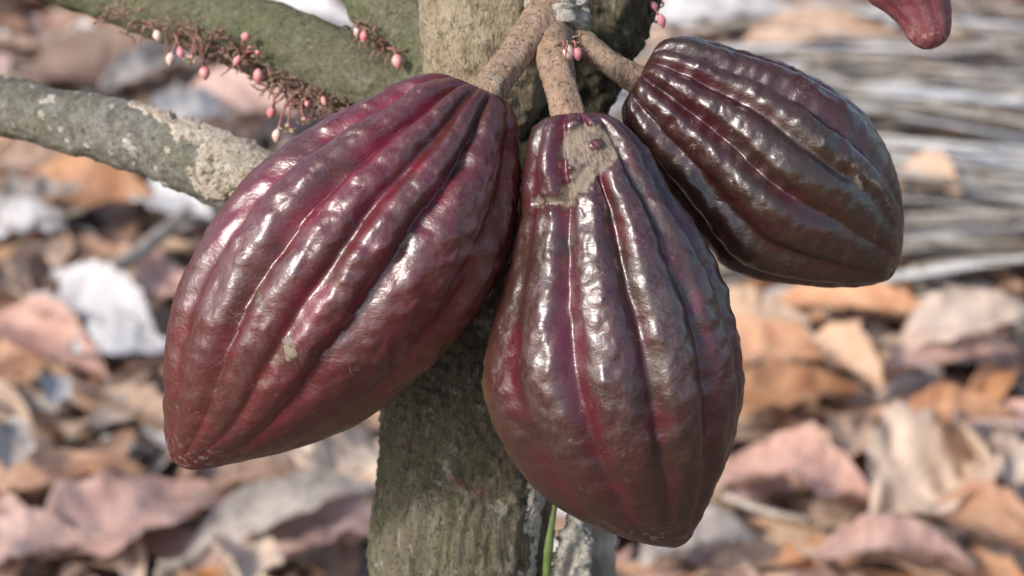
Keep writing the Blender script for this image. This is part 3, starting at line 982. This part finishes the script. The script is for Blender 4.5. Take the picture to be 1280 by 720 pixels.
# individual leaves on top of the heap, where the photograph shows them
def to_px(p):
    rel = np.array(p) - CAM
    d = rel @ Fv
    return (rel @ Rv) / d / Q + 640, 360 - (rel @ Uv) / d / Q


def inside(x, y, poly):
    c = False
    for i in range(len(poly)):
        (x1, y1), (x2, y2) = poly[i - 1], poly[i]
        if (y1 > y) != (y2 > y) and x < (x2 - x1) * (y - y1) / (y2 - y1) + x1:
            c = not c
    return c


def outline(prs):
    return [(p[0], p[1]) for p in prs] + [(p[2], p[3]) for p in prs[::-1]]


HIDE = [outline(A_pairs), outline(B_pairs), outline(C_pairs), [(465, 760), (475, 450), (540, 0), (805, 0), (740, 150), (700, 760)],
        [(70, 0), (330, 0), (520, 100), (520, 140), (370, 130)], [(0, 95), (310, 200), (300, 260), (0, 170)]]
MARKS = [('the tip of the red brown pod', 225, 590), ('the left side of the trunk foot', 465, 650), ('the tip of the middle pod', 850, 688),
         ('the blunt end of the dark purple pod', 1130, 300), ('the underside of the dark purple pod', 1000, 360), ('the right side of the middle pod', 928, 470),
         ('the left side of the red brown pod', 203, 450), ('the bottom left corner', 10, 712), ('the bottom right corner', 1272, 712), ('the upper left corner', 8, 8),
         ('the upper right corner', 1272, 8), ('the rosy young pod tip', 1150, 60), ('the hanging flower stalks', 290, 80), ('the lichen branch', 90, 160),
         ('the orange brown curled leaf', 40, 604), ('the pale grey folded leaf', 355, 640), ('the bleached white leaf', 115, 388), ('the mauve pink leaf', 40, 430),
         ('the tan orange leaf', 110, 238), ('the dark red brown leaf', 130, 90), ('the large pale crumpled leaf', 1165, 580), ('the reddish orange leaf', 1245, 660),
         ('the long buff leaf', 1220, 400), ('the salmon orange leaf', 1075, 380), ('the dull pink leaf', 1000, 600), ('the palm strips', 1240, 230),
         ('the pale grey stick', 170, 318), ('the white lichened bark flap', 715, 690), ('the gap between the green branches', 370, 10), ('the top of the dark purple pod', 940, 60)]
USED = {}


def describe(cl, x, y, s, rx, ry):
    words = {'tan': 'tan', 'orange': 'orange brown', 'pink': 'pinkish', 'brown': 'dull brown', 'dark': 'dark decayed', 'grey': 'weathered grey', 'white': 'bleached whitish', 'buff': 'pale buff'}[cl]
    size = 'small' if s < .125 else ('large' if s > .165 else 'medium')
    pose = 'tilted' if abs(rx) + abs(ry) > .40 else 'flat'
    near = sorted(MARKS, key=lambda m_: (m_[1] - x) ** 2 + (m_[2] - y) ** 2)
    for nm, mx, my in near[:6]:
        dx, dy = x - mx, y - my
        dr = ('right of' if dx > 0 else 'left of') if abs(dx) > 1.6 * abs(dy) else (('below' if dy > 0 else 'above') if abs(dy) > 1.6 * abs(dx) else
             ('below and ' if dy > 0 else 'above and ') + ('right of' if dx > 0 else 'left of'))
        dist = 'close ' if math.hypot(dx, dy) < 70 else ''
        for lab in (f'{size} {words} leaf lying {dist}{dr} {nm}', f'{size} {pose} {words} leaf {dist}{dr} {nm}'):
            if lab not in USED and len(lab.split()) <= 16:
                USED[lab] = 1
                return lab
    return None


count = 0
tries = 0
placed = []
while count < 252 and tries < 9000:
    tries += 1
    x, y = rng.uniform(-1.05, 1.05), rng.uniform(.85, 3.1)
    sx, sy = to_px((x, y, .05))
    if not (-20 < sx < 1300 and -15 < sy < 740) or any(inside(sx, sy, h) for h in HIDE):
        continue
    if sx > 1000 and sy < 315 and rng.random() < .85:
        continue
    if any((x - a) ** 2 + (y - b) ** 2 < .045 ** 2 for a, b in placed) or any((x - a) ** 2 + (y - .05 - b) ** 2 < c_ ** 2 for a, b, c_ in KEEP):
        continue
    cl = CLS[rng.choice(8, p=weights(x, y))]
    s = rng.uniform(.095, .175)
    rx, ry = rng.normal() * .17, rng.normal() * .15
    lab = describe(cl, sx, sy, s, rx, ry)
    if lab is None:
        continue
    placed.append((x, y))
    si = int(rng.integers(16))
    if (cl, si) not in MESHES:
        v, f, uv = SHAPES[si]
        o = mesh_obj('fallen_leaf', v, f, LM[cl], uv=uv)
        MESHES[(cl, si)] = o.data
        bpy.data.objects.remove(o)
    o = bpy.data.objects.new('fallen_leaf', MESHES[(cl, si)])
    C.objects.link(o)
    o.location = (x, y, rng.uniform(.03, .06))
    o.scale = (s, s * rng.uniform(.75, 1.15), s)
    o.rotation_euler = (rx, ry, rng.uniform(0, 6.283))
    tag(o, lab, 'leaf', 'dry leaves of the blurred litter')
    count += 1

# the deeper layer of litter that nobody could count
SM = [leaf_geo(1, rng.uniform(.25, .55), rng.uniform(-.2, .4), rng.uniform(-.1, .3), rng.uniform(-.2, .3), rng.uniform(.2, .5), 90 + i * 2.1, 8, 5, False) for i in range(18)]
VV, FF, UVS, MI = [], [], [], []
off = 0
N = 8200
for i in range(N):
    if i < 6200:
        x, y = rng.uniform(-1.5, 1.5), rng.uniform(.5, 3.5)
    else:
        x, y = rng.uniform(-5, 5), rng.uniform(-1.0, 8.5)
    v, f, uv = SM[int(rng.integers(18))]
    s = rng.uniform(.035, .13)
    a, b, c = rng.normal() * .18, rng.normal() * .16, rng.uniform(0, 6.283)
    ca, sa, cb, sb, cc, sc_ = math.cos(a), math.sin(a), math.cos(b), math.sin(b), math.cos(c), math.sin(c)
    R_ = np.array([[cc, -sc_, 0], [sc_, cc, 0], [0, 0, 1]]) @ np.array([[cb, 0, sb], [0, 1, 0], [-sb, 0, cb]]) @ np.array([[1, 0, 0], [0, ca, -sa], [0, sa, ca]])
    VV.append((v * s) @ R_.T + [x, y, rng.uniform(.0, .058)])
    FF.append(np.array(f) + off)
    UVS.append(uv)
    off += len(v)
    MI += [int(rng.choice(8, p=weights(x, y)))] * len(f)
lit = mesh_obj('leaf_litter', np.vstack(VV), np.vstack(FF).tolist(), None, uv=np.vstack(UVS), mats=[LM[c_] for c_ in CLS], midx=MI)
tag(lit, 'deep litter of dry leaves covering the soil', 'leaf litter', kind='stuff')


# ------------------------------------------------------------------ dry palm fronds at the upper right
def strip(p0, p1, w, sag, fold, n=10):
    t = np.linspace(0, 1, n)
    d = p1 - p0
    side = np.cross(d, [0, 0, 1.0]); side /= np.linalg.norm(side)
    c = p0 + d * t[:, None] + np.array([0, 0, 1]) * (sag * np.sin(math.pi * t))[:, None]
    ww = w * np.minimum(1, np.minimum(t * 6 + .4, (1 - t) * 2.2 + .06))
    V = np.stack([c - side * ww[:, None] / 2 + [0, 0, fold * w], c, c + side * ww[:, None] / 2 + [0, 0, fold * w]], 1)
    V = V + .004 * noise(np.stack([t * 4 + p0[0] * 90, t * 0 + p0[1] * 70, t * 0], -1))[:, None, None] * np.array([.3, 1, 1])
    return V.reshape(-1, 3), grid_faces(n, 3, False)


def frond(label, rib, count_, px_dir, lift, lenr):
    rb = [ground_at(x, y, lift)[0] for x, y in rib]
    t = thing('palm_frond', label, 'palm frond', (rb[0][0], rb[0][1], 0), 'dry palm fronds on the litter')
    v, f = tube_geo(rb, [.012, .010, .008, .005][:len(rb)], 16, 40)
    mesh_obj('rib', v, f, M_RACHIS, t)
    line = catmull(rb, 200)
    for i in range(count_):
        p0 = line[int(199 * (i + .5) / count_)]
        L = rng.uniform(*lenr)
        an = px_dir + rng.normal() * .20
        p1 = p0 + np.array([math.cos(an) * L, math.sin(an) * L, rng.uniform(-.07, .03)])
        v, f = strip(p0, p1, rng.uniform(.009, .026), rng.uniform(.0, .03), rng.uniform(.05, .35))
        mesh_obj('leaflet', v, f, M_STRAW if rng.random() < .5 else M_STRAW2, t)


frond('dry grey palm frond with long leaflets lying at the upper right behind the dark pod', [(1345, 330), (1335, 240), (1325, 150), (1310, 60)], 50, math.radians(183), .09, (.45, .85))
frond('second dry palm frond with tangled pale leaflets reaching to the top right corner', [(1330, 290), (1345, 190), (1350, 90), (1350, -40)], 40, math.radians(168), .13, (.40, .85))

# ------------------------------------------------------------------ twigs in the litter
TW = [([(100, 352), (160, 325), (205, 290), (236, 262)], .010, 'smooth pale grey stick curving up beside the red brown pod'),
      ([(196, 718), (240, 698), (285, 672)], .004, 'thin grey twig leading to the long grey folded leaf'),
      ([(1140, 340), (1200, 330), (1290, 322)], .008, 'brown stick under the palm leaflets at the right'),
      ([(905, 620), (960, 640), (1010, 650)], .004, 'thin brown twig right of the middle pod tip')]
for pts, rr, lab in TW:
    w = [ground_at(x, y, .09)[0] for x, y in pts]
    v, f = tube_geo(w, [rr * 1.1] + [rr] * (len(w) - 2) + [rr * .7], 14, 40, rr * .12, 60, .5)
    o = mesh_obj('twig', v - w[0], f, M_TWIG)
    o.location = w[0]
    tag(o, lab, 'stick', 'sticks in the litter')
